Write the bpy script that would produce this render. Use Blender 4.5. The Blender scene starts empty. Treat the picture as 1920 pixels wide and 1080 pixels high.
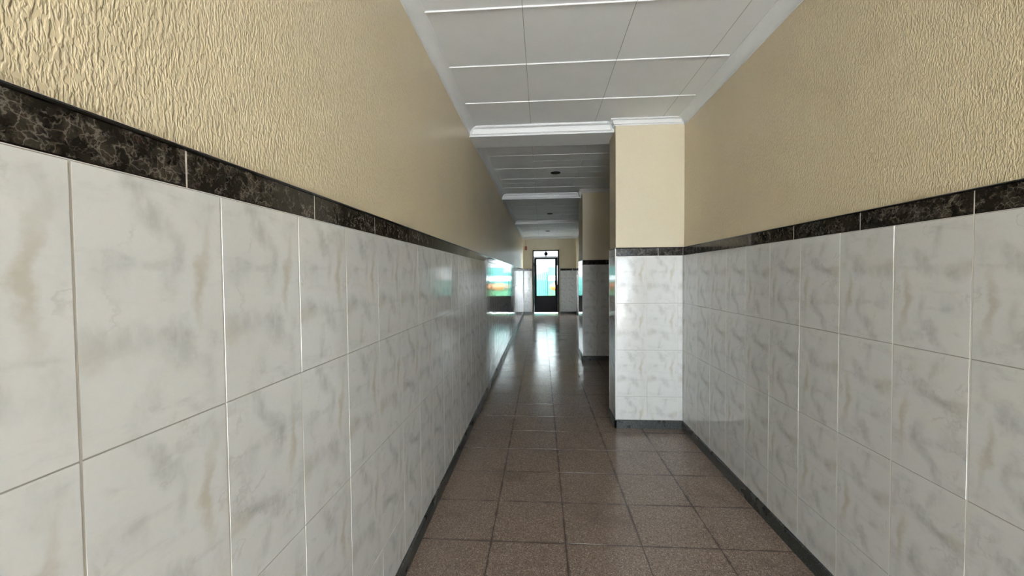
import bpy, bmesh, math, random
from mathutils import Matrix, Vector

random.seed(11)
sc = bpy.context.scene
C = sc.collection

# ------------------------------------------------------------------ camera
CAMH = 1.44
F_PX, YAW, PITCH, ROLL = 778.83, .0709, -.0295, -.0089
cy, sy, cp, sp = math.cos(YAW), math.sin(YAW), math.cos(PITCH), math.sin(PITCH)
fw = Vector((-sy * cp, cy * cp, sp))
rt = Vector((cy, sy, 0))
up = rt.cross(fw)
r2 = rt * math.cos(ROLL) + up * math.sin(ROLL)
u2 = -rt * math.sin(ROLL) + up * math.cos(ROLL)
cam_d = bpy.data.cameras.new('camera')
cam_d.sensor_width = 36.0
cam_d.lens = 36.0 * F_PX / 1920.0
cam_d.clip_start = .02
cam = bpy.data.objects.new('camera', cam_d)
C.objects.link(cam)
cam.matrix_world = Matrix(((r2.x, u2.x, -fw.x, 0), (r2.y, u2.y, -fw.y, 0), (r2.z, u2.z, -fw.z, CAMH), (0, 0, 0, 1)))
sc.camera = cam

# ------------------------------------------------------------------ sky and exposure
sc.view_settings.view_transform = 'Standard'
sc.view_settings.look = 'None'
sc.view_settings.gamma = 1.0
sc.view_settings.use_curve_mapping = False
sc.view_settings.exposure = 1.60
W = bpy.data.worlds.new('overcast_sky')
sc.world = W
W.use_nodes = True
bg = W.node_tree.nodes['Background']
bg.inputs['Color'].default_value = (.82, .92, 1.0, 1)
bg.inputs['Strength'].default_value = 12.0
sun_d = bpy.data.lights.new('sun', 'SUN')
sun_d.energy = 75.0
sun_d.angle = math.radians(.6)
sun_d.color = (.97, .985, 1.0)
sun = bpy.data.objects.new('sun', sun_d)
C.objects.link(sun)
sun.rotation_euler = (math.radians(48), 0, math.radians(4))   # high sun from the entrance side

# ------------------------------------------------------------------ dimensions (metres)
XL, XR = -.673, 1.301           # faces of the tiled dado
CEIL = 2.869
YB, YE = -5.4, 15.6              # entrance wall, end wall
TT, TW, TH = 1.612, .2795, .438   # top of the tiles, tile width and height
BT = 1.692                      # top of the dark marble band
BH = .078                       # skirting height
XC = .687                       # corridor side of the pillars
PILL = ((3.93, 4.28), (7.04, 7.79))
BEAM = ((4.02, 4.37), (7.33, 7.70), (10.88, 11.25))
OFF = .012                      # plaster stands back behind the tiles

# ------------------------------------------------------------------ node helpers
def new_mat(name):
    m = bpy.data.materials.new(name)
    m.use_nodes = True
    nt = m.node_tree
    return m, nt, nt.nodes['Principled BSDF']

def N(nt, typ, **kw):
    n = nt.nodes.new(typ)
    ins = kw.pop('ins', {})
    for k, v in kw.items():
        setattr(n, k, v)
    for k, v in ins.items():
        if isinstance(v, bpy.types.NodeSocket):
            nt.links.new(v, n.inputs[k])
        else:
            n.inputs[k].default_value = v
    return n

def M(nt, op, a, b=None, c=None, clamp=False):
    n = nt.nodes.new('ShaderNodeMath')
    n.operation = op
    n.use_clamp = clamp
    for i, v in enumerate((a, b, c)):
        if v is None:
            continue
        if isinstance(v, bpy.types.NodeSocket):
            nt.links.new(v, n.inputs[i])
        else:
            n.inputs[i].default_value = v
    return n.outputs[0]

def mixc(nt, fac, a, b, mode='MIX'):
    n = nt.nodes.new('ShaderNodeMix')
    n.data_type = 'RGBA'
    n.blend_type = mode
    n.clamp_factor = True
    for k, v in ((0, fac), (6, a), (7, b)):
        if isinstance(v, bpy.types.NodeSocket):
            nt.links.new(v, n.inputs[k])
        else:
            n.inputs[k].default_value = v if k == 0 else (*v, 1)
    return n.outputs[2]

def maprange(nt, v, a, b, c=0., d=1., smooth=True):
    n = nt.nodes.new('ShaderNodeMapRange')
    if smooth:
        n.interpolation_type = 'SMOOTHSTEP'
    nt.links.new(v, n.inputs[0])
    for i, x in enumerate((a, b, c, d)):
        n.inputs[i + 1].default_value = x
    return n.outputs[0]

def noise(nt, vec, scale, detail=3, rough=.5, dist=0., dim='3D'):
    n = N(nt, 'ShaderNodeTexNoise', noise_dimensions=dim)
    nt.links.new(vec, n.inputs['Vector'])
    n.inputs['Scale'].default_value = scale
    n.inputs['Detail'].default_value = detail
    n.inputs['Roughness'].default_value = rough
    n.inputs['Distortion'].default_value = dist
    return n.outputs['Fac']

def bump(nt, bsdf, h, strength, dist):
    n = nt.nodes.new('ShaderNodeBump')
    n.inputs['Strength'].default_value = strength
    n.inputs['Distance'].default_value = dist
    nt.links.new(h, n.inputs['Height'])
    nt.links.new(n.outputs[0], bsdf.inputs['Normal'])
    return n

def set_in(b, **kw):
    for k, v in kw.items():
        b.inputs[k.replace('_', ' ')].default_value = (*v, 1) if isinstance(v, tuple) else v

def plain(name, col, rough=.5, metal=0., spec=.5):
    m, nt, b = new_mat(name)
    set_in(b, Base_Color=col, Roughness=rough, Metallic=metal)
    b.inputs['Specular IOR Level'].default_value = spec
    return m

# ------------------------------------------------------------------ materials
def mat_tile():
    m, nt, b = new_mat('glazed_marbled_tile')
    uv = nt.nodes.new('ShaderNodeUVMap'); uv.uv_map = 'tile'
    sep = N(nt, 'ShaderNodeSeparateXYZ', ins={0: uv.outputs[0]})
    U, V = sep.outputs[0], sep.outputs[1]
    iu, iv = M(nt, 'FLOOR', U), M(nt, 'FLOOR', V)
    s, t = M(nt, 'FRACT', U), M(nt, 'FRACT', V)
    idv = N(nt, 'ShaderNodeCombineXYZ', ins={0: iu, 1: iv, 2: 3.7})
    wn = N(nt, 'ShaderNodeTexWhiteNoise', noise_dimensions='3D', ins={0: idv.outputs[0]})
    h = wn.outputs['Value']
    flip = M(nt, 'COMPARE', M(nt, 'GREATER_THAN', h, .86), M(nt, 'LESS_THAN', V, 5.0), .5)
    k = M(nt, 'MULTIPLY_ADD', flip, -2.0, 1.0)
    s2 = M(nt, 'ADD', M(nt, 'MULTIPLY', s, k), flip)
    t2 = M(nt, 'ADD', M(nt, 'MULTIPLY', t, k), flip)
    var = M(nt, 'FLOOR', M(nt, 'MULTIPLY', M(nt, 'FRACT', M(nt, 'MULTIPLY', h, 7.31)), 3.0))
    tm = M(nt, 'MULTIPLY', t2, TH / TW)
    loc = N(nt, 'ShaderNodeCombineXYZ', ins={0: s2, 1: tm, 2: M(nt, 'MULTIPLY', var, 4.3)})
    P = loc.outputs[0]
    wnz = N(nt, 'ShaderNodeTexNoise', ins={'Vector': P, 'Scale': 2.6, 'Detail': 5.0, 'Roughness': .6})
    off = N(nt, 'ShaderNodeVectorMath', operation='SUBTRACT', ins={0: wnz.outputs['Color'], 1: (.5, .5, .5)})
    off2 = N(nt, 'ShaderNodeVectorMath', operation='SCALE', ins={0: off.outputs[0], 'Scale': .40})
    Pw = N(nt, 'ShaderNodeVectorMath', operation='ADD', ins={0: P, 1: off2.outputs[0]})
    flat = N(nt, 'ShaderNodeVectorMath', operation='MULTIPLY', ins={0: Pw.outputs[0], 1: (1, 1, 0)})
    def blob(x, y, rx, ry, ang):
        mp = N(nt, 'ShaderNodeMapping', vector_type='TEXTURE', ins={0: flat.outputs[0], 1: (x, y, 0), 2: (0, 0, math.radians(ang)), 3: (rx * 1.15, ry * 1.25, 1)})
        ln = N(nt, 'ShaderNodeVectorMath', operation='LENGTH', ins={0: mp.outputs[0]})
        return maprange(nt, ln.outputs['Value'], 1.0, .0)
    grey = None
    for (x, y, rx, ry, a, w) in ((.44, .20, .34, .10, 48, .8), (.60, .52, .10, .24, 12, .55), (.20, .55, .22, .15, 30, .45),
                                 (.22, .96, .30, .12, 18, .65), (.60, 1.08, .34, .11, 38, .75), (.40, 1.34, .10, .22, 24, .6),
                                 (.88, 1.22, .11, .30, 8, .4), (.86, .18, .20, .16, 40, .4)):
        q = M(nt, 'MULTIPLY', blob(x, y, rx, ry, a), w)
        grey = q if grey is None else M(nt, 'ADD', grey, q)
    rot = N(nt, 'ShaderNodeMapping', vector_type='POINT', ins={0: P, 2: (0, 0, math.radians(-42)), 3: (1.0, 2.6, 1)})
    cloud = noise(nt, rot.outputs[0], 2.0, 5, .6, .4)
    grey = M(nt, 'ADD', grey, M(nt, 'MULTIPLY', maprange(nt, cloud, .5, .74), .55))
    tan = M(nt, 'ADD', blob(.82, .62, .075, .42, 5), M(nt, 'MULTIPLY', blob(.08, 1.02, .22, .13, 0), .55))
    streak = noise(nt, N(nt, 'ShaderNodeVectorMath', operation='MULTIPLY', ins={0: P, 1: (3.2, 1.4, 1)}).outputs[0], 2.2, 6, .62)
    grey = M(nt, 'MULTIPLY', grey, maprange(nt, streak, .30, .62, .2, 1.0))
    rid = M(nt, 'ABSOLUTE', M(nt, 'SUBTRACT', noise(nt, Pw.outputs[0], 1.7, 4, .55), .5))
    vein = M(nt, 'MULTIPLY', maprange(nt, rid, .022, .0), maprange(nt, noise(nt, P, 2.2, 2, .5), .5, .68))
    col = mixc(nt, M(nt, 'MULTIPLY', grey, .72), (.685, .692, .68), (.36, .375, .37))
    col = mixc(nt, M(nt, 'MULTIPLY', tan, .6), col, (.43, .39, .28))
    col = mixc(nt, M(nt, 'MULTIPLY', vein, .34), col, (.36, .35, .33))
    fine = noise(nt, P, 26, 3, .6)
    col = mixc(nt, .10, col, mixc(nt, fine, (.5, .5, .48), (.9, .9, .88)))
    nt.links.new(col, b.inputs['Base Color'])
    set_in(b, Roughness=.035)
    b.inputs['IOR'].default_value = 1.5
    tc = nt.nodes.new('ShaderNodeUVMap'); tc.uv_map = 'metres'
    wv = noise(nt, tc.outputs[0], 11, 2, .5)
    wv2 = noise(nt, tc.outputs[0], 55, 2, .5)
    hh = M(nt, 'ADD', wv, M(nt, 'MULTIPLY', wv2, .24))
    bump(nt, b, hh, 1.0, .0010)
    return m

def mat_marble():
    m, nt, b = new_mat('dark_emperador_marble')
    uv = nt.nodes.new('ShaderNodeUVMap'); uv.uv_map = 'metres'
    P = uv.outputs[0]
    d = N(nt, 'ShaderNodeTexNoise', ins={'Vector': P, 'Scale': 30.0, 'Detail': 4.0, 'Roughness': .6})
    o = N(nt, 'ShaderNodeVectorMath', operation='SCALE', ins={0: d.outputs['Color'], 'Scale': .035})
    Q = N(nt, 'ShaderNodeVectorMath', operation='ADD', ins={0: P, 1: o.outputs[0]}).outputs[0]
    v1 = N(nt, 'ShaderNodeTexVoronoi', feature='DISTANCE_TO_EDGE', ins={'Vector': Q, 'Scale': 58.0})
    v2 = N(nt, 'ShaderNodeTexVoronoi', feature='DISTANCE_TO_EDGE', ins={'Vector': Q, 'Scale': 125.0})
    n1 = noise(nt, Q, 26, 4, .6)
    n2 = noise(nt, P, 60, 4, .6)
    l1 = M(nt, 'MULTIPLY', maprange(nt, v1.outputs['Distance'], .085, .0), maprange(nt, n1, .43, .60))
    l2 = M(nt, 'MULTIPLY', maprange(nt, v2.outputs['Distance'], .12, .0), maprange(nt, n2, .45, .65))
    col = mixc(nt, maprange(nt, n1, .46, .66), (.006, .005, .0045), (.036, .031, .024))
    col = mixc(nt, maprange(nt, n2, .55, .75), col, (.035, .02, .016))
    col = mixc(nt, M(nt, 'MULTIPLY', l2, .45), col, (.17, .155, .125))
    col = mixc(nt, M(nt, 'MULTIPLY', l1, .65), col, (.22, .20, .165))
    # the printed tile has a plain black edge line at top and foot
    sep = N(nt, 'ShaderNodeSeparateXYZ', ins={0: P})
    e = M(nt, 'ADD', maprange(nt, sep.outputs[1], TT + .005, TT + .003), maprange(nt, sep.outputs[1], BT - .010, BT - .007), clamp=True)
    col = mixc(nt, e, col, (.008, .006, .005))
    nt.links.new(col, b.inputs['Base Color'])
    set_in(b, Roughness=.10)
    b.inputs['Specular IOR Level'].default_value = .3
    bump(nt, b, noise(nt, P, 14, 2, .5), 1.0, .0008)
    return m

def mat_plaster(name, c1, c2, rough=.32, depth=.0016):
    m, nt, b = new_mat(name)
    uv = nt.nodes.new('ShaderNodeUVMap'); uv.uv_map = 'metres'
    P = uv.outputs[0]
    Q = N(nt, 'ShaderNodeVectorMath', operation='MULTIPLY', ins={0: P, 1: (1.0, .34, 1)}).outputs[0]
    a = noise(nt, Q, 185, 1.8, .5, .3)
    a2 = noise(nt, Q, 92, 1.0, .5, .4)
    hgt = maprange(nt, M(nt, 'ADD', M(nt, 'MULTIPLY', a, .7), M(nt, 'MULTIPLY', a2, .3)), .40, .60)
    fine = noise(nt, P, 330, 2, .6)
    h = M(nt, 'ADD', hgt, M(nt, 'MULTIPLY', fine, .07))
    big = noise(nt, P, 1.3, 4, .6)
    col = mixc(nt, maprange(nt, big, .3, .7), c1, c2)
    nt.links.new(col, b.inputs['Base Color'])
    set_in(b, Roughness=rough)
    bump(nt, b, h, 1.0, depth)
    return m

def mat_terrazzo(name, dark, mid, light, rough=.16, bmp=.0006, edge=False):
    m, nt, b = new_mat(name)
    uv = nt.nodes.new('ShaderNodeUVMap'); uv.uv_map = 'metres'
    P = uv.outputs[0]
    v = N(nt, 'ShaderNodeTexVoronoi', ins={'Vector': P, 'Scale': 290.0})
    sepc = N(nt, 'ShaderNodeSeparateColor', ins={0: v.outputs['Color']})
    v2 = N(nt, 'ShaderNodeTexVoronoi', ins={'Vector': P, 'Scale': 165.0})
    sepd = N(nt, 'ShaderNodeSeparateColor', ins={0: v2.outputs['Color']})
    c = mixc(nt, maprange(nt, sepc.outputs[0], .15, .85), dark, mid)
    chip = M(nt, 'MULTIPLY', M(nt, 'GREATER_THAN', sepd.outputs[0], .80), maprange(nt, v2.outputs['Distance'], .6, .35))
    c = mixc(nt, M(nt, 'MULTIPLY', chip, .8), c, light)
    chipd = M(nt, 'MULTIPLY', M(nt, 'LESS_THAN', sepd.outputs[1], .22), maprange(nt, v2.outputs['Distance'], .6, .35))
    c = mixc(nt, M(nt, 'MULTIPLY', chipd, .75), c, tuple(x * .45 for x in dark))
    wear = noise(nt, P, 2.3, 5, .62)
    c = mixc(nt, M(nt, 'MULTIPLY', maprange(nt, wear, .52, .72), .36), c, tuple(x * .55 for x in dark))
    # grime gathered along the edges of each tile
    if edge:
        tu = nt.nodes.new('ShaderNodeUVMap'); tu.uv_map = 'tile'
        fr = N(nt, 'ShaderNodeVectorMath', operation='FRACTION', ins={0: tu.outputs[0]})
        sb = N(nt, 'ShaderNodeVectorMath', operation='SUBTRACT', ins={0: fr.outputs[0], 1: (.5, .5, 0)})
        ab = N(nt, 'ShaderNodeVectorMath', operation='ABSOLUTE', ins={0: sb.outputs[0]})
        sx = N(nt, 'ShaderNodeSeparateXYZ', ins={0: ab.outputs[0]})
        m2 = M(nt, 'MAXIMUM', sx.outputs[0], sx.outputs[1])
        em = M(nt, 'MULTIPLY', maprange(nt, m2, .462, .496), maprange(nt, noise(nt, P, 7, 3, .6), .35, .62))
        c = mixc(nt, M(nt, 'MULTIPLY', em, .7), c, tuple(x * .35 for x in dark))
    nt.links.new(c, b.inputs['Base Color'])
    r = maprange(nt, noise(nt, P, 4.0, 4, .6), .3, .7, rough * .8, rough * 1.3)
    nt.links.new(r, b.inputs['Roughness'])
    bump(nt, b, noise(nt, P, 9, 3, .5), 1.0, bmp)
    return m

def mat_ceiling():
    m, nt, b = new_mat('white_ceiling_plaster')
    uv = nt.nodes.new('ShaderNodeUVMap'); uv.uv_map = 'metres'
    P = uv.outputs[0]
    col = mixc(nt, maprange(nt, noise(nt, P, 2.0, 4, .6), .3, .7), (.76, .79, .805), (.80, .83, .845))
    nt.links.new(col, b.inputs['Base Color'])
    set_in(b, Roughness=.7)
    bump(nt, b, noise(nt, P, 220, 3, .6), 1.0, .0004)
    return m

TILE = mat_tile()
MARB = mat_marble()
PLAS = mat_plaster('cream_drip_plaster', (.67, .575, .385), (.71, .61, .415))
PLAS2 = mat_plaster('cream_smooth_plaster', (.62, .555, .41), (.66, .59, .435), .5, .0006)
FLOOR = mat_terrazzo('brown_terrazzo', (.19, .14, .11), (.32, .25, .205), (.5, .43, .37), edge=True)
SKIRT = mat_terrazzo('dark_grey_terrazzo', (.022, .026, .025), (.06, .068, .066), (.15, .16, .155), .3)
CEILM = mat_ceiling()
CROWN = plain('white_gloss_moulding', (.74, .755, .76), .4)
GROUT = plain('pale_grout', (.74, .73, .69), .6)
GROUTH = plain('grey_grout', (.30, .29, .26), .7)
GROUTM = plain('beige_grout', (.56, .54, .49), .7)
GROUTD = plain('dark_floor_grout', (.035, .026, .02), .7)
GAPM = plain('shadow_gap', (.30, .30, .29), .8)
EDGE = plain('white_corner_strip', (.8, .8, .78), .25)
DARKM = plain('black_painted_iron', (.012, .012, .014), .6, 0., .2)
PANM = plain('dark_grey_sheet', (.02, .018, .022), .6, 0., .2)
STEEL = plain('brushed_steel', (.62, .63, .65), .28, 1.0)
PAVE = plain('light_paving', (.40, .40, .39), .8)

def mat_glass():
    m, nt, b = new_mat('clear_glass')
    set_in(b, Base_Color=(.97, .99, .98), Roughness=.0)
    b.inputs['Transmission Weight'].default_value = 1.0
    b.inputs['IOR'].default_value = 1.01
    return m
GLASS = mat_glass()

# ------------------------------------------------------------------ mesh helpers
class MB:
    def __init__(s):
        s.bm = bmesh.new()
        s.uvm = s.bm.loops.layers.uv.new('metres')
        s.uvt = s.bm.loops.layers.uv.new('tile')
    def quad(s, pts, uvs, tuvs=None, mi=0, flip=False):
        vs = [s.bm.verts.new(p) for p in pts]
        if flip:
            vs = vs[::-1]; uvs = uvs[::-1]; tuvs = tuvs[::-1] if tuvs else None
        f = s.bm.faces.new(vs)
        f.material_index = mi
        for l, q in zip(f.loops, uvs):
            l[s.uvm].uv = q
        if tuvs:
            for l, q in zip(f.loops, tuvs):
                l[s.uvt].uv = q
        return f
    def box(s, x0, x1, y0, y1, z0, z1, mi=0):
        c = [(x0, y0, z0), (x1, y0, z0), (x1, y1, z0), (x0, y1, z0), (x0, y0, z1), (x1, y0, z1), (x1, y1, z1), (x0, y1, z1)]
        for q in ((0, 3, 2, 1), (4, 5, 6, 7), (0, 1, 5, 4), (1, 2, 6, 5), (2, 3, 7, 6), (3, 0, 4, 7)):
            p = [c[i] for i in q]
            n = (Vector(p[1]) - Vector(p[0])).cross(Vector(p[2]) - Vector(p[1]))
            a = max(range(3), key=lambda i: abs(n[i]))
            uv = [((v[1], v[2]) if a == 0 else (v[0], v[2]) if a == 1 else (v[0], v[1])) for v in p]
            s.quad(p, uv, None, mi)
    def prism(s, prof, x0, x1, axis='x', m0=0., m1=0., mi=0):
        """closed profile swept along an axis; prof = [(a, b)], m0/m1 give mitre offsets per unit of a"""
        a0 = prof[0][0]
        def P(t, a, b):
            return (t, a, b) if axis == 'x' else (a, t, b)
        A = [P(x0 + m0 * (a - a0), a, b) for a, b in prof]
        B = [P(x1 + m1 * (a - a0), a, b) for a, b in prof]
        n = len(prof)
        va = [s.bm.verts.new(p) for p in A]
        vb = [s.bm.verts.new(p) for p in B]
        d = 0
        for i in range(n):
            j = (i + 1) % n
            f = s.bm.faces.new((va[i], va[j], vb[j], vb[i]))
            f.material_index = mi
            e = math.dist(prof[i], prof[j])
            for l, q in zip(f.loops, ((x0, d), (x0, d + e), (x1, d + e), (x1, d))):
                l[s.uvm].uv = q
            d += e
        s.bm.faces.new(va[::-1]).material_index = mi
        s.bm.faces.new(vb).material_index = mi
    def tube(s, pts, r, seg=12, cap=True):
        pts = [Vector(p) for p in pts]
        rings = []
        for i, p in enumerate(pts):
            d = (pts[min(i + 1, len(pts) - 1)] - pts[max(i - 1, 0)]).normalized()
            a = d.orthogonal().normalized() if i == 0 else (rings[-1][1] - d * rings[-1][1].dot(d)).normalized()
            bb = d.cross(a)
            rings.append(([s.bm.verts.new(p + (a * math.cos(2 * math.pi * k / seg) + bb * math.sin(2 * math.pi * k / seg)) * r) for k in range(seg)], a))
        for (A, _), (B, _) in zip(rings, rings[1:]):
            for k in range(seg):
                s.bm.faces.new((A[k], A[(k + 1) % seg], B[(k + 1) % seg], B[k])).smooth = True
        if cap:
            s.bm.faces.new(rings[0][0][::-1]); s.bm.faces.new(rings[-1][0])
    def lathe(s, c, prof, seg=32, axis='z'):
        rings = []
        for r, h in prof:
            ring = []
            for k in range(seg):
                a = 2 * math.pi * k / seg
                ring.append(s.bm.verts.new((c[0] + r * math.cos(a), c[1] + r * math.sin(a), c[2] + h) if axis == 'z' else
                                           (c[0] + r * math.cos(a), c[1] + h, c[2] + r * math.sin(a))))
            rings.append(ring)
        for A, B in zip(rings, rings[1:]):
            for k in range(seg):
                s.bm.faces.new((A[k], A[(k + 1) % seg], B[(k + 1) % seg], B[k])).smooth = True
        return rings
    def build(s, name, mats, parent=None, fixn=True, **props):
        if fixn:
            bmesh.ops.recalc_face_normals(s.bm, faces=s.bm.faces[:])
        me = bpy.data.meshes.new(name)
        s.bm.to_mesh(me); s.bm.free()
        for m in (mats if isinstance(mats, (list, tuple)) else [mats]):
            me.materials.append(m)
        o = bpy.data.objects.new(name, me)
        C.objects.link(o)
        if parent:
            o.parent = parent
        for k, v in props.items():
            o[k] = v
        return o

def struct(name, mb, mats, label=None, fixn=True):
    o = mb.build(name, mats, None, fixn, kind='structure')
    if label:
        o['label'] = label
    return o

def empty(name, loc, label=None, cat=None, group=None, kind=None):
    o = bpy.data.objects.new(name, None)
    C.objects.link(o)
    o.location = loc
    for k, v in (('label', label), ('category', cat), ('group', group), ('kind', kind)):
        if v:
            o[k] = v
    return o

def tiles(org, ud, vd, nd, ujo, vjo, pu, pv, u0, u1, v0, v1, gapu=.0018, gapv=.0012, ch=.0016, dep=.0016, tilt=.00045, usgn=1, tidx=True, ujoints=None, vjoints=None, nslot=2):
    """bevelled tiles with grout behind, on the plane org + u*ud + v*vd, facing nd"""
    mb = MB()
    org, ud, vd, nd = Vector(org), Vector(ud), Vector(vd), Vector(nd)
    def joints(o, p, a, b):
        k0 = math.floor((a - o) / p + 1e-6)
        L = [a]; k = k0 + 1
        while o + k * p < b - 1e-4:
            if o + k * p > a + 1e-4: L.append(o + k * p)
            k += 1
        return L + [b]
    us = ujoints or joints(ujo, pu, u0, u1)
    vs = vjoints or joints(vjo, pv, v0, v1)
    face_up = ud.cross(vd).dot(nd) > 0
    def pt(u, v, d): return org + ud * u + vd * v + nd * d
    def muv(u, v): return (usgn * u, v)
    def tuv(u, v): return (usgn * (u - ujo) / pu, (vjo - v) / pv + (10 if usgn < 0 else 0))
    for i in range(len(us) - 1):
        for j in range(len(vs) - 1):
            a, b, c, d = us[i] + gapu, us[i + 1] - gapu, vs[j] + gapv, vs[j + 1] - gapv
            if b - a < .006 or d - c < .006:
                continue
            tu, tv = random.gauss(0, tilt), random.gauss(0, tilt)
            base = random.gauss(0, .0001)
            lim = dep * .30
            tu, tv = max(-lim, min(lim, tu)), max(-lim, min(lim, tv))
            base = max(-lim * .5, min(lim * .5, base))
            def dd(u, v):
                return base + tu * ((u - a) / (b - a) - .5) * 2 + tv * ((v - c) / (d - c) - .5) * 2
            I = [(a + ch, c + ch), (b - ch, c + ch), (b - ch, d - ch), (a + ch, d - ch)]
            O = [(a, c), (b, c), (b, d), (a, d)]
            eps = 1e-4
            cu, cv = (a + b) / 2, (c + d) / 2
            def T(q):
                return tuv(q[0] + (cu - q[0]) * .002, q[1] + (cv - q[1]) * .002)
            mb.quad([pt(*q, dd(*q)) for q in I], [muv(*q) for q in I], [T(q) for q in I], 0, not face_up)
            for k in range(4):
                k2 = (k + 1) % 4
                q4 = [O[k], O[k2], I[k2], I[k]]
                mb.quad([pt(*O[k], -dep), pt(*O[k2], -dep), pt(*I[k2], dd(*I[k2])), pt(*I[k], dd(*I[k]))],
                        [muv(*q) for q in q4], [T(q) for q in q4], 0, not face_up)
    if len(vs) > 2:                       # upright joints are filled with a paler grout
        for u in us[1:-1]:
            q4 = [(u - gapu, v0), (u + gapu, v0), (u + gapu, v1), (u - gapu, v1)]
            mb.quad([pt(*q, -dep * .35) for q in q4], [muv(*q) for q in q4], None, min(2, nslot - 1), not face_up)
    g = dep * .75
    Q = [(u0, v0), (u1, v0), (u1, v1), (u0, v1)]
    mb.quad([pt(*q, -g) for q in Q], [muv(*q) for q in Q], [tuv(*q) for q in Q], 1, not face_up)
    return mb

VJ = [BH, TT - 3 * TH, TT - 2 * TH, TT - TH, TT]
def dado(parent, org, ud, nd, ujo, u0, u1, usgn=1, bj=None, grout=None, gu=.0019, ch=.0009):
    """tiled dado and its dark marble border on one wall face"""
    t = tiles(org, ud, (0, 0, 1), nd, ujo, TT, TW, TH, u0, u1, BH, TT, usgn=usgn, vjoints=VJ, nslot=3, ch=ch, gapu=gu, gapv=.0009)
    t.build('tile_dado', [TILE, GROUTH, grout or GROUT], parent, False)
    b = tiles(org, ud, (0, 0, 1), nd, bj if bj is not None else ujo, TT, .449, .08, u0, u1, TT, BT, gapu=.0012, gapv=.0008, ch=.0022, tilt=.0002, usgn=usgn, vjoints=[TT, BT])
    # rounded top lip of the border pieces
    ud, nd, org = Vector(ud), Vector(nd), Vector(org)
    p0, p1 = org + ud * u0, org + ud * u1
    lp = [(-.020, BT), (-.002, BT), (.003, BT - .002), (.0045, BT - .005), (.0035, BT - .008), (0, BT - .009), (-.020, BT - .009)]
    ring = []
    for p in (p0, p1):
        ring.append([b.bm.verts.new(p + nd * a + Vector((0, 0, z))) for a, z in lp])
    for i in range(len(lp)):
        j = (i + 1) % len(lp)
        f = b.bm.faces.new((ring[0][i], ring[0][j], ring[1][j], ring[1][i]))
        for l in f.loops:
            l[b.uvm].uv = (usgn * (l.vert.co - org).dot(ud), BT - .002)
    b.build('marble_border', [MARB, GROUT], parent, False)

def skirting(mb, org, ud, nd, u0, u1, thick=.012):
    ud, nd, org = Vector(ud), Vector(nd), Vector(org)
    lp = [(-.01, 0), (thick, 0), (thick, BH - .004), (thick - .004, BH), (-.01, BH)]
    R = [[mb.bm.verts.new(org + ud * u + nd * a + Vector((0, 0, z))) for a, z in lp] for u in (u0, u1)]
    for i in range(len(lp)):
        j = (i + 1) % len(lp)
        f = mb.bm.faces.new((R[0][i], R[0][j], R[1][j], R[1][i]))
        for l in f.loops:
            l[mb.uvm].uv = ((l.vert.co - org).dot(ud), l.vert.co.z + (l.vert.co - org).dot(nd))
    mb.bm.faces.new(R[0]); mb.bm.faces.new(R[1][::-1])

# ------------------------------------------------------------------ floor
FJX, FJY, FP = -.2819, 2.2037, .4028
fl = tiles((0, 0, 0), (1, 0, 0), (0, 1, 0), (0, 0, 1), FJX, FJY, FP, FP, XL - .03, XR + .06, YB - .2, YE + .25, gapu=.0022, gapv=.0026, ch=.0003, dep=.0009, tilt=.00025)
struct('floor', fl, [FLOOR, GROUTD], fixn=False)

# ------------------------------------------------------------------ ceiling with panels
PX, PY, PP = -.0916, 2.2489, .60
cl = tiles((0, 0, CEIL), (1, 0, 0), (0, 1, 0), (0, 0, -1), PX, PY, PP, PP, XL - .06, XR + .10, YB, YE, gapu=.0014, gapv=.0001, ch=.0006, dep=.002, tilt=.0003)
ceiling = struct('ceiling', cl, [CEILM, GAPM], fixn=False)
slab = MB(); slab.box(XL - .4, XR + .4, YB - .2, YE + .3, CEIL + .006, CEIL + .2)
slab.build('slab', CEILM, ceiling)
strips = [PY + k * PP for k in range(-12, 3)] + [4.98, 5.58, 6.18, 6.78] + [8.05 + .6 * k for k in range(5)] + [11.7 + .6 * k for k in range(7)]
for y in strips:
    if y < YB + .1:
        continue
    mb = MB()
    rh = .0075 if y < 4 else .0035
    xs = [XL + .05, PX, PX + PP, PX + 2 * PP, XR - .065]
    for a, b in zip(xs, xs[1:]):
        mb.prism([(y - .0055, CEIL + .002), (y - .0045, CEIL - rh), (y + .0045, CEIL - rh), (y + .0055, CEIL + .002)], a + .002, b - .002)
    mb.build('panel_strip', CROWN, ceiling)

# ------------------------------------------------------------------ side walls
def wall_quads(mb, x, sgn, y0, y1, z0, z1):
    mb.quad([(x, y0, z0), (x, y1, z0), (x, y1, z1), (x, y0, z1)], [(sgn * y0, z0), (sgn * y1, z0), (sgn * y1, z1), (sgn * y0, z1)], None, 0, sgn > 0)

mb = MB(); mb.box(XL - .25, XL - OFF, YB, YE, 0, CEIL + .1)
wl = struct('wall_left', mb, PLAS)
dado(wl, (XL, 0, 0), (0, 1, 0), (1, 0, 0), .5536, YB, YE, 1, .753, GROUTM, .0019, .0008)
mb = MB(); skirting(mb, (XL, 0, 0), (0, 1, 0), (1, 0, 0), YB, YE)
struct('baseboard_left', mb, SKIRT)

mb = MB(); mb.box(XR + OFF, XR + .25, YB, YE, 0, CEIL + .1)
wr = struct('wall_right', mb, PLAS)
seg_r = [(YB, PILL[0][0]), (PILL[0][1], PILL[1][0]), (PILL[1][1], YE)]
for a, b in seg_r:
    dado(wr, (XR, 0, 0), (0, 1, 0), (-1, 0, 0), 1.3534, a, b, -1, 1.3534, None, .0026)
mb = MB()
for a, b in seg_r:
    skirting(mb, (XR, 0, 0), (0, 1, 0), (-1, 0, 0), a, b)
struct('baseboard_right', mb, SKIRT)

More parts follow.
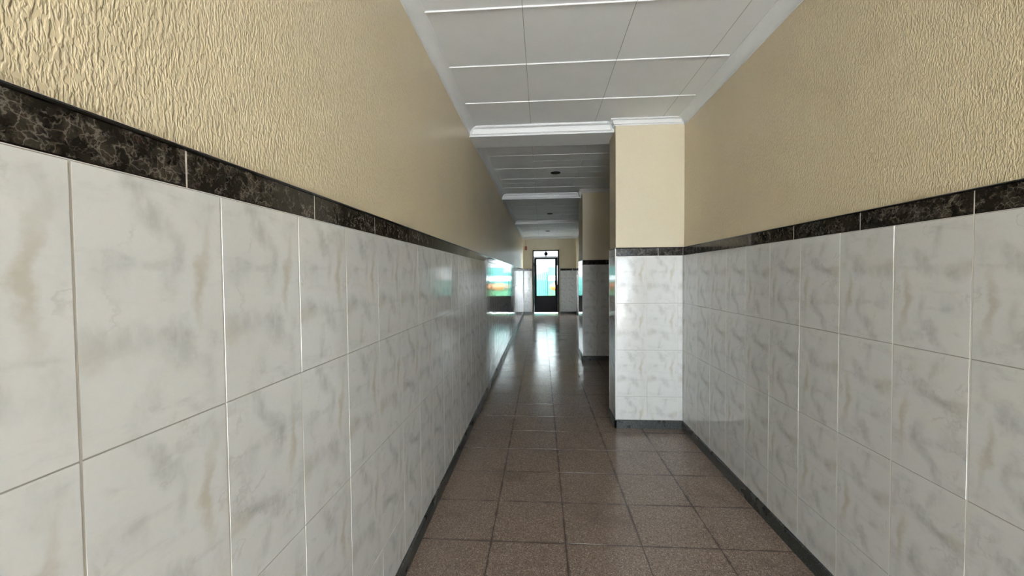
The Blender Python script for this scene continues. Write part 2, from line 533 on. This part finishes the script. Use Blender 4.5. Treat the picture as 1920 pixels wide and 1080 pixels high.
# ------------------------------------------------------------------ pillars on the right
def pillar(y0, y1, jx):
    mb = MB()
    mb.box(XC + .006, XR + .02, y0 + .006, y1 - .006, 0, CEIL + .01)
    p = struct('wall_pillar', mb, PLAS2)
    dado(p, (0, y0, 0), (1, 0, 0), (0, -1, 0), jx, XC, XR, 1, jx + .1)
    dado(p, (XC, 0, 0), (0, 1, 0), (-1, 0, 0), y0 + .006, y0, y1, -1, y0 - .001)
    dado(p, (0, y1, 0), (1, 0, 0), (0, 1, 0), jx, XC, XR, -1, jx + .1)
    e = MB(); e.box(XC - .002, XC + .005, y0 - .002, y0 + .005, BH, BT - .001); e.box(XC - .002, XC + .005, y1 - .005, y1 + .002, BH, BT - .001)
    e.build('corner_strip', EDGE, p, label='white corner strip')
    s = MB()
    skirting(s, (0, y0, 0), (1, 0, 0), (0, -1, 0), XC - .012, XR - .012)
    skirting(s, (XC, 0, 0), (0, 1, 0), (-1, 0, 0), y0 - .012, y1 + .012)
    skirting(s, (0, y1, 0), (1, 0, 0), (0, 1, 0), XC - .012, XR - .012)
    s.build('skirting', SKIRT, p)
    return p
pillar(*PILL[0], .977)
pillar(*PILL[1], .985)

# ------------------------------------------------------------------ beams
for (b0, b1) in BEAM:
    mb = MB()
    mb.box(XL - OFF - .01, XR + OFF + .01, b0, b1, 2.785, CEIL + .01)
    struct('ceiling_beam', mb, CEILM)

# ------------------------------------------------------------------ mouldings
def crown_profile(yf, zt, h, pr):
    """stepped crown on a face at y = yf looking towards the camera"""
    P = [(yf + .004, zt)]
    for a, b in ((1, 0), (1, .17), (.93, .20), (.50, .25), (.50, .31), (.56, .33), (.56, .38), (.50, .48), (.43, .60), (.39, .70),
                 (.39, .76), (.32, .79), (.14, .82), (.14, .97), (.12, 1.0)):
        P.append((yf - pr * a, zt - h * b))
    P.append((yf + .004, zt - h))
    return P

ntrim = 0
def trim(mb, mat=CROWN):
    global ntrim
    ntrim += 1
    return struct('trim_%d' % ntrim, mb, mat)

for i, (b0, b1) in enumerate(BEAM):
    mb = MB()
    mb.prism(crown_profile(b0, CEIL, CEIL - 2.781, .060), XL - .012, (XC - .002 if i < 2 else XR + .01), 'x', -1.1, (1.0 if i < 2 else 1.1))
    trim(mb)
for (y0, y1) in PILL:
    mb = MB()
    mb.prism(crown_profile(y0 + .006, CEIL, .056, .046), XC + .006, XR + .01, 'x', 1.0, 1.2)
    # return along the pillar's side
    prof = [(XC + .006 - (y0 + .006 - a), z) for a, z in crown_profile(y0 + .006, CEIL, .056, .046)]
    b = next(b for b in BEAM if b[0] > y0)
    mb.prism(prof, y0 + .006, b[0] + .004, 'y', 1.0, 0.)
    trim(mb)

# plain cove along both side walls, bay by bay
def cove(x, sgn, y0, y1, h=.070, w=.070):
    mb = MB()
    P = [(x - sgn * .005, CEIL + .003), (x + sgn * w, CEIL + .003), (x + sgn * w, CEIL - .004)]
    for i in range(9):
        a = i / 8 * math.pi / 2
        P.append((x + sgn * (w - .004 - (w - .010) * math.sin(a)), CEIL - .004 - (h - .010) * (1 - math.cos(a))))
    P += [(x + sgn * .006, CEIL - h), (x - sgn * .005, CEIL - h)]
    mb.prism(P, y0, y1, 'y')
    return trim(mb, CEILM)
bays = [(YB, BEAM[0][0]), (BEAM[0][1], BEAM[1][0]), (BEAM[1][1], BEAM[2][0]), (BEAM[2][1], YE)]
for a, b in bays:
    cove(XL - OFF, 1, a, b)
rb = [(YB, PILL[0][0]), (BEAM[0][1], PILL[1][0]), (PILL[1][1], BEAM[2][0]), (BEAM[2][1], YE)]
for a, b in rb:
    cove(XR + OFF, -1, a, b)

# ------------------------------------------------------------------ end wall with the door opening
DX0, DX1, DZ1 = -.36, .70, 2.43       # masonry opening
mb = MB()
yw = YE + OFF
mb.box(XL - .05, DX0, yw, yw + .24, 0, CEIL + .05)
mb.box(DX1, XR + .05, yw, yw + .24, 0, CEIL + .05)
mb.box(DX0, DX1, yw, yw + .24, DZ1, CEIL + .05)
we = struct('wall_back', mb, PLAS2)
dado(we, (0, YE, 0), (1, 0, 0), (0, -1, 0), -.36, XL, DX0, 1, -.36)
dado(we, (0, YE, 0), (1, 0, 0), (0, -1, 0), .70, DX1, XR, 1, .70)
mb = MB(); skirting(mb, (0, YE, 0), (1, 0, 0), (0, -1, 0), XL, DX0); skirting(mb, (0, YE, 0), (1, 0, 0), (0, -1, 0), DX1, XR)
struct('baseboard_back', mb, SKIRT)
mb = MB(); mb.prism([(yw + .004, CEIL), (yw - .05, CEIL), (yw - .05, CEIL - .01), (yw - .02, CEIL - .03), (yw - .008, CEIL - .06), (yw + .004, CEIL - .06)], XL - OFF, XR + OFF)
trim(mb)

# ------------------------------------------------------------------ entrance wall behind the camera (open doorway)
mb = MB()
mb.box(XL - .05, -.15, YB - .2, YB, 0, CEIL + .05)
mb.box(XR - .05, XR + .05, YB - .2, YB, 0, CEIL + .05)
mb.box(-.15, XR - .05, YB - .2, YB, 2.55, CEIL + .05)
struct('wall_front', mb, PLAS2)

# ------------------------------------------------------------------ street door at the end
door = empty('door_1', ((DX0 + DX1) / 2, YE + .09, 0), kind='structure')
door['label'] = 'dark iron street door with a tall glass pane and transom, closed'
def dpart(name, mb, mat, parent=None, **kw):
    o = mb.build(name, mat, None, **kw)
    par = parent or door
    o.parent = par
    o.matrix_parent_inverse = Matrix.Translation(-door.location) if par is door else Matrix.Identity(4)
    return o
y0, y1 = YE + .06, YE + .12
FX0, FX1 = -.322, .659
mb = MB()
mb.box(FX0, FX0 + .045, y0 - .02, y1, .0, 2.39); mb.box(FX1 - .045, FX1, y0 - .02, y1, .0, 2.39)
mb.box(FX0 + .035, FX1 - .035, y0, y1, 2.352, 2.39); mb.box(FX0 + .035, FX1 - .035, y0, y1, 2.115, 2.15)
dpart('door_frame', mb, DARKM)
mb = MB(); mb.box(DX0, FX0, y0 + .01, y1 + .03, 0, DZ1); mb.box(FX1, DX1, y0 + .01, y1 + .03, 0, DZ1); mb.box(FX0, FX1, y0 + .01, y1 + .03, 2.39, DZ1)
dpart('frame_surround', mb, PLAS2)
# leaf: stiles and rails with moulded inner edge
LX0, LX1, LZ0, LZ1 = FX0 + .048, FX1 - .048, .055, 2.11
GX0, GX1, GZ0, GZ1 = -.192, .524, .668, 2.055
mb = MB()
ly0, ly1 = y0 - .005, y0 + .04
mb.box(LX0, GX0, ly0, ly1, LZ0, LZ1); mb.box(GX1, LX1, ly0, ly1, LZ0, LZ1)
mb.box(GX0, GX1, ly0, ly1, GZ1, LZ1); mb.box(GX0, GX1, ly0, ly1, GZ0 - .05, GZ0); mb.box(GX0, GX1, ly0, ly1, LZ0, LZ0 + .07)
leaf = dpart('door_leaf', mb, DARKM)
def lpart(name, mb, mat):
    o = mb.build(name, mat, None); o.parent = leaf; return o
mb = MB(); mb.box(GX0, GX1, ly0 + .018, ly0 + .022, LZ0 + .07, GZ0 - .05)
mb.box(GX0 + .05, GX1 - .05, ly0 + .008, ly0 + .019, LZ0 + .12, GZ0 - .10)
lpart('kick_panel', mb, PANM)
mb = MB(); mb.box(GX0, GX1, ly0 + .018, ly0 + .024, GZ0, GZ1)
lpart('glass_pane', mb, GLASS)
mb = MB()
for a, b, c, d in ((GX0, GX0 + .012, GZ0, GZ1), (GX1 - .012, GX1, GZ0, GZ1), (GX0, GX1, GZ0, GZ0 + .012), (GX0, GX1, GZ1 - .012, GZ1)):
    mb.box(a, b, ly0 + .004, ly0 + .017, c, d)
lpart('glazing_bead', mb, DARKM)
mb = MB(); mb.box(.500, .575, ly0 - .02, ly0 + .001, 1.10, 1.25); mb.lathe((.548, ly0 - .045, 1.15), [(0, 0), (.018, .002), (.018, .02), (.008, .03)], 16, 'y')
lpart('lock', mb, DARKM)
mb = MB()
mb.tube([(.598, ly0 + .002, 1.10), (.598, ly0 - .05, 1.10), (.598, ly0 - .058, 1.14), (.598, ly0 - .058, 1.76), (.598, ly0 - .05, 1.80), (.598, ly0 + .002, 1.80)], .013)
lpart('pull_handle', mb, STEEL)
for z in (.45, 1.15, 1.85):
    mb = MB()
    mb.tube([(LX0 - .003, ly0 - .006, z - .05), (LX0 - .003, ly0 - .006, z + .05)], .009)
    lpart('hinge', mb, DARKM)
mb = MB(); mb.box(FX0 + .035, FX1 - .035, y0 + .03, y0 + .036, 2.15, 2.352)
dpart('transom_glass', mb, GLASS)
mb = MB(); mx = .175
mb.box(mx - .020, mx + .020, y0 + .005, y0 + .028, 2.15, 2.352)
rr = []
mb.lathe((mx, y0 - .004, 2.25), [(0, 0), (.045, .001), (.072, .008), (.072, .026), (0, .028)], 24, 'y')
for s in (-1, 1):
    mb.tube([(mx + s * .012, y0 + .015, 2.30), (mx + s * .035, y0 + .015, 2.315), (mx + s * .05, y0 + .015, 2.295), (mx + s * .035, y0 + .015, 2.28)], .006, 8)
    mb.tube([(mx + s * .012, y0 + .015, 2.20), (mx + s * .035, y0 + .015, 2.185), (mx + s * .05, y0 + .015, 2.205), (mx + s * .035, y0 + .015, 2.22)], .006, 8)
dpart('transom_ornament', mb, DARKM)

# ------------------------------------------------------------------ recessed downlights
def downlight(x, y, label):
    o = empty('recessed_downlight', (x, y, CEIL), label, 'downlight', 'recessed downlights along the corridor ceiling')
    mb = MB()
    mb.lathe((0, 0, 0), [(.070, .002), (.070, -.006), (.066, -.010), (.056, -.011), (.050, -.006), (.046, .004)])
    mb.build('trim_ring', plain('matte_black', (.012, .012, .012), .85, 0, .1), o)
    mb = MB()
    mb.lathe((0, 0, 0), [(.052, -.0065), (.046, -.0045), (.030, -.003), (0.0005, -.0025)])
    mb.build('reflector', plain('black_reflector', (.01, .01, .01), .9, 0, .05), o)
    mb = MB()
    mb.lathe((0, 0, 0), [(.022, -.003), (.024, -.006), (.018, -.009), (.0005, -.011)], 20)
    mb.build('lamp_glass', plain('unlit_lamp_glass', (.02, .02, .02), .8, 0, .1), o)
    return o
downlight(.207, 5.85, 'dark unlit downlight recessed between the first and second ceiling beams, nearest of the three')
downlight(.205, 9.69, 'dark unlit downlight recessed between the second and third ceiling beams')
downlight(.213, 13.45, 'farthest and smallest downlight, in the pale ceiling before the end door')

# ------------------------------------------------------------------ small box high on the end wall
wb = empty('wall_box', (-.575, YE + OFF, 2.46), 'small reddish-brown box fixed high on the end wall left of the door', 'wall box')
mb = MB(); mb.box(-.045, .045, -.05, 0, -.07, .07); bmesh.ops.bevel(mb.bm, geom=mb.bm.edges[:], offset=.006, segments=2, affect='EDGES')
mb.build('housing', plain('red_brown_plastic', (.20, .045, .025), .4), wb)
mb = MB(); mb.lathe((0, -.062, .012), [(0, 0), (.018, .001), (.024, .006), (.026, .013)], 24, 'y')
mb.build('round_cover', plain('dull_red_plastic', (.26, .03, .02), .35), wb)
mb = MB(); mb.tube([(0, -.012, .07), (0, -.012, .30)], .008, 10)
mb.build('conduit', plain('tan_conduit', (.34, .20, .11), .5), wb)

# ------------------------------------------------------------------ the street beyond the door
mb = MB(); mb.box(-12, 14, YE + .25, YE + 30, -.15, .0)
struct('ground', mb, plain('street_asphalt', (.17, .17, .175), .85))
mb = MB(); mb.box(-12, 12, -14, YB - .2, -.15, .0)
struct('ground', mb, PAVE)

YF = 20.6
mb = MB(); mb.box(-5, 6, YB - .2, YE + .25, CEIL + .2, 16)  # unseen mass added above the corridor, raised to keep the far street in shadow
struct('upper_shade_mass', mb, plain('shade_mass_render', (.6, .58, .52), .8))
hed = empty('building', (1.5, YF + 5, 0), 'overexposed white house front across the street seen through the door glass', 'building')
mb = MB(); mb.box(-9, 9, -.2, 3, 0, 9)
mb.build('facade', plain('white_render', (.22, .22, .215), .8), hed)
for x in (-1.35, -.6, .2):
    mb = MB(); mb.box(x, x + .22, -.26, -.205, 1.7, 3.0)
    mb.build('window', plain('grey_window', (.20, .22, .24), .3), hed)

TURQ = plain('turquoise_paint', (.012, .11, .09), .45)
fence = empty('street_fence', (.2, YF, 0), 'turquoise slatted fence with an arched top outside the door glass', 'fence')
mb = MB()
x = -2.2
while x < 1.9:
    zt = 1.25 + .45 * math.sin(max(0, min(1, (x + 1.0) / 1.6)) * math.pi / 2) if x > -1.0 else 1.25
    mb.box(x, x + .085, -.02, .02, .06, zt)
    x += .10
mb.build('slats', TURQ, fence)
mb = MB(); mb.box(-2.2, 1.9, .05, .06, .06, 1.22); mb.box(.0, 1.9, .05, .06, 1.22, 1.5)
mb.build('backing_sheet', TURQ, fence)
RAILM = plain('dark_turquoise_paint', (.005, .045, .036), .5)
for z in (.25, 1.0):
    mb = MB(); mb.box(-2.2, 1.9, .021, .05, z, z + .08)
    mb.build('rail', RAILM, fence)
for x in (-2.25, 1.93):
    mb = MB(); mb.box(x, x + .07, -.04, .04, 0, 1.8)
    mb.build('post', plain('dark_turquoise_post', (.005, .045, .036), .5), fence)

bd = empty('poster_board', (.95, YF - .12, 0), 'poster board with orange oval on green, right side of the door glass', 'sign')
mb = MB(); mb.box(-.62, .65, 0, .04, .35, 1.85)
mb.build('panel', plain('turquoise_print', (.02, .14, .12), .4), bd)
mb = MB(); mb.box(-.62, .65, -.004, 0, .35, .78)
mb.build('lower_field', plain('green_print', (.02, .095, .035), .4), bd)
mb = MB(); mb.lathe((0, 0, 0), [(.0005, -.008), (1, -.007), (1, -.0045)], 40, 'y')
o = mb.build('orange_oval', plain('orange_print', (.26, .11, .02), .4), bd); o.scale = (.33, 1, .20); o.location = (-.22, 0, .89)
mb = MB(); mb.lathe((0, 0, 0), [(.0005, -.011), (1, -.010), (1, -.0078)], 32, 'y')
o = mb.build('red_spot', plain('red_print', (.50, .08, .04), .4), bd); o.scale = (.10, 1, .08); o.location = (-.26, 0, .90)
mb = MB(); mb.box(-.62, .65, -.005, 0, 1.18, 1.42)
mb.build('pale_band', plain('pale_print', (.55, .62, .62), .4), bd)
mb = MB()
mb.tube([(-.36 + .20 * math.cos(a), -.012, 1.22 + .14 * math.sin(a)) for a in [math.pi * t / 10 for t in range(11)]], .014, 8)
mb.build('dark_arc', plain('dark_print', (.05, .08, .09), .4), bd)
LEGM = plain('board_leg', (.1, .1, .1), .5)
for x in (-.5, .56):
    mb = MB(); mb.box(x, x + .05, 0, .05, 0, .36)
    mb.build('leg', LEGM, bd)
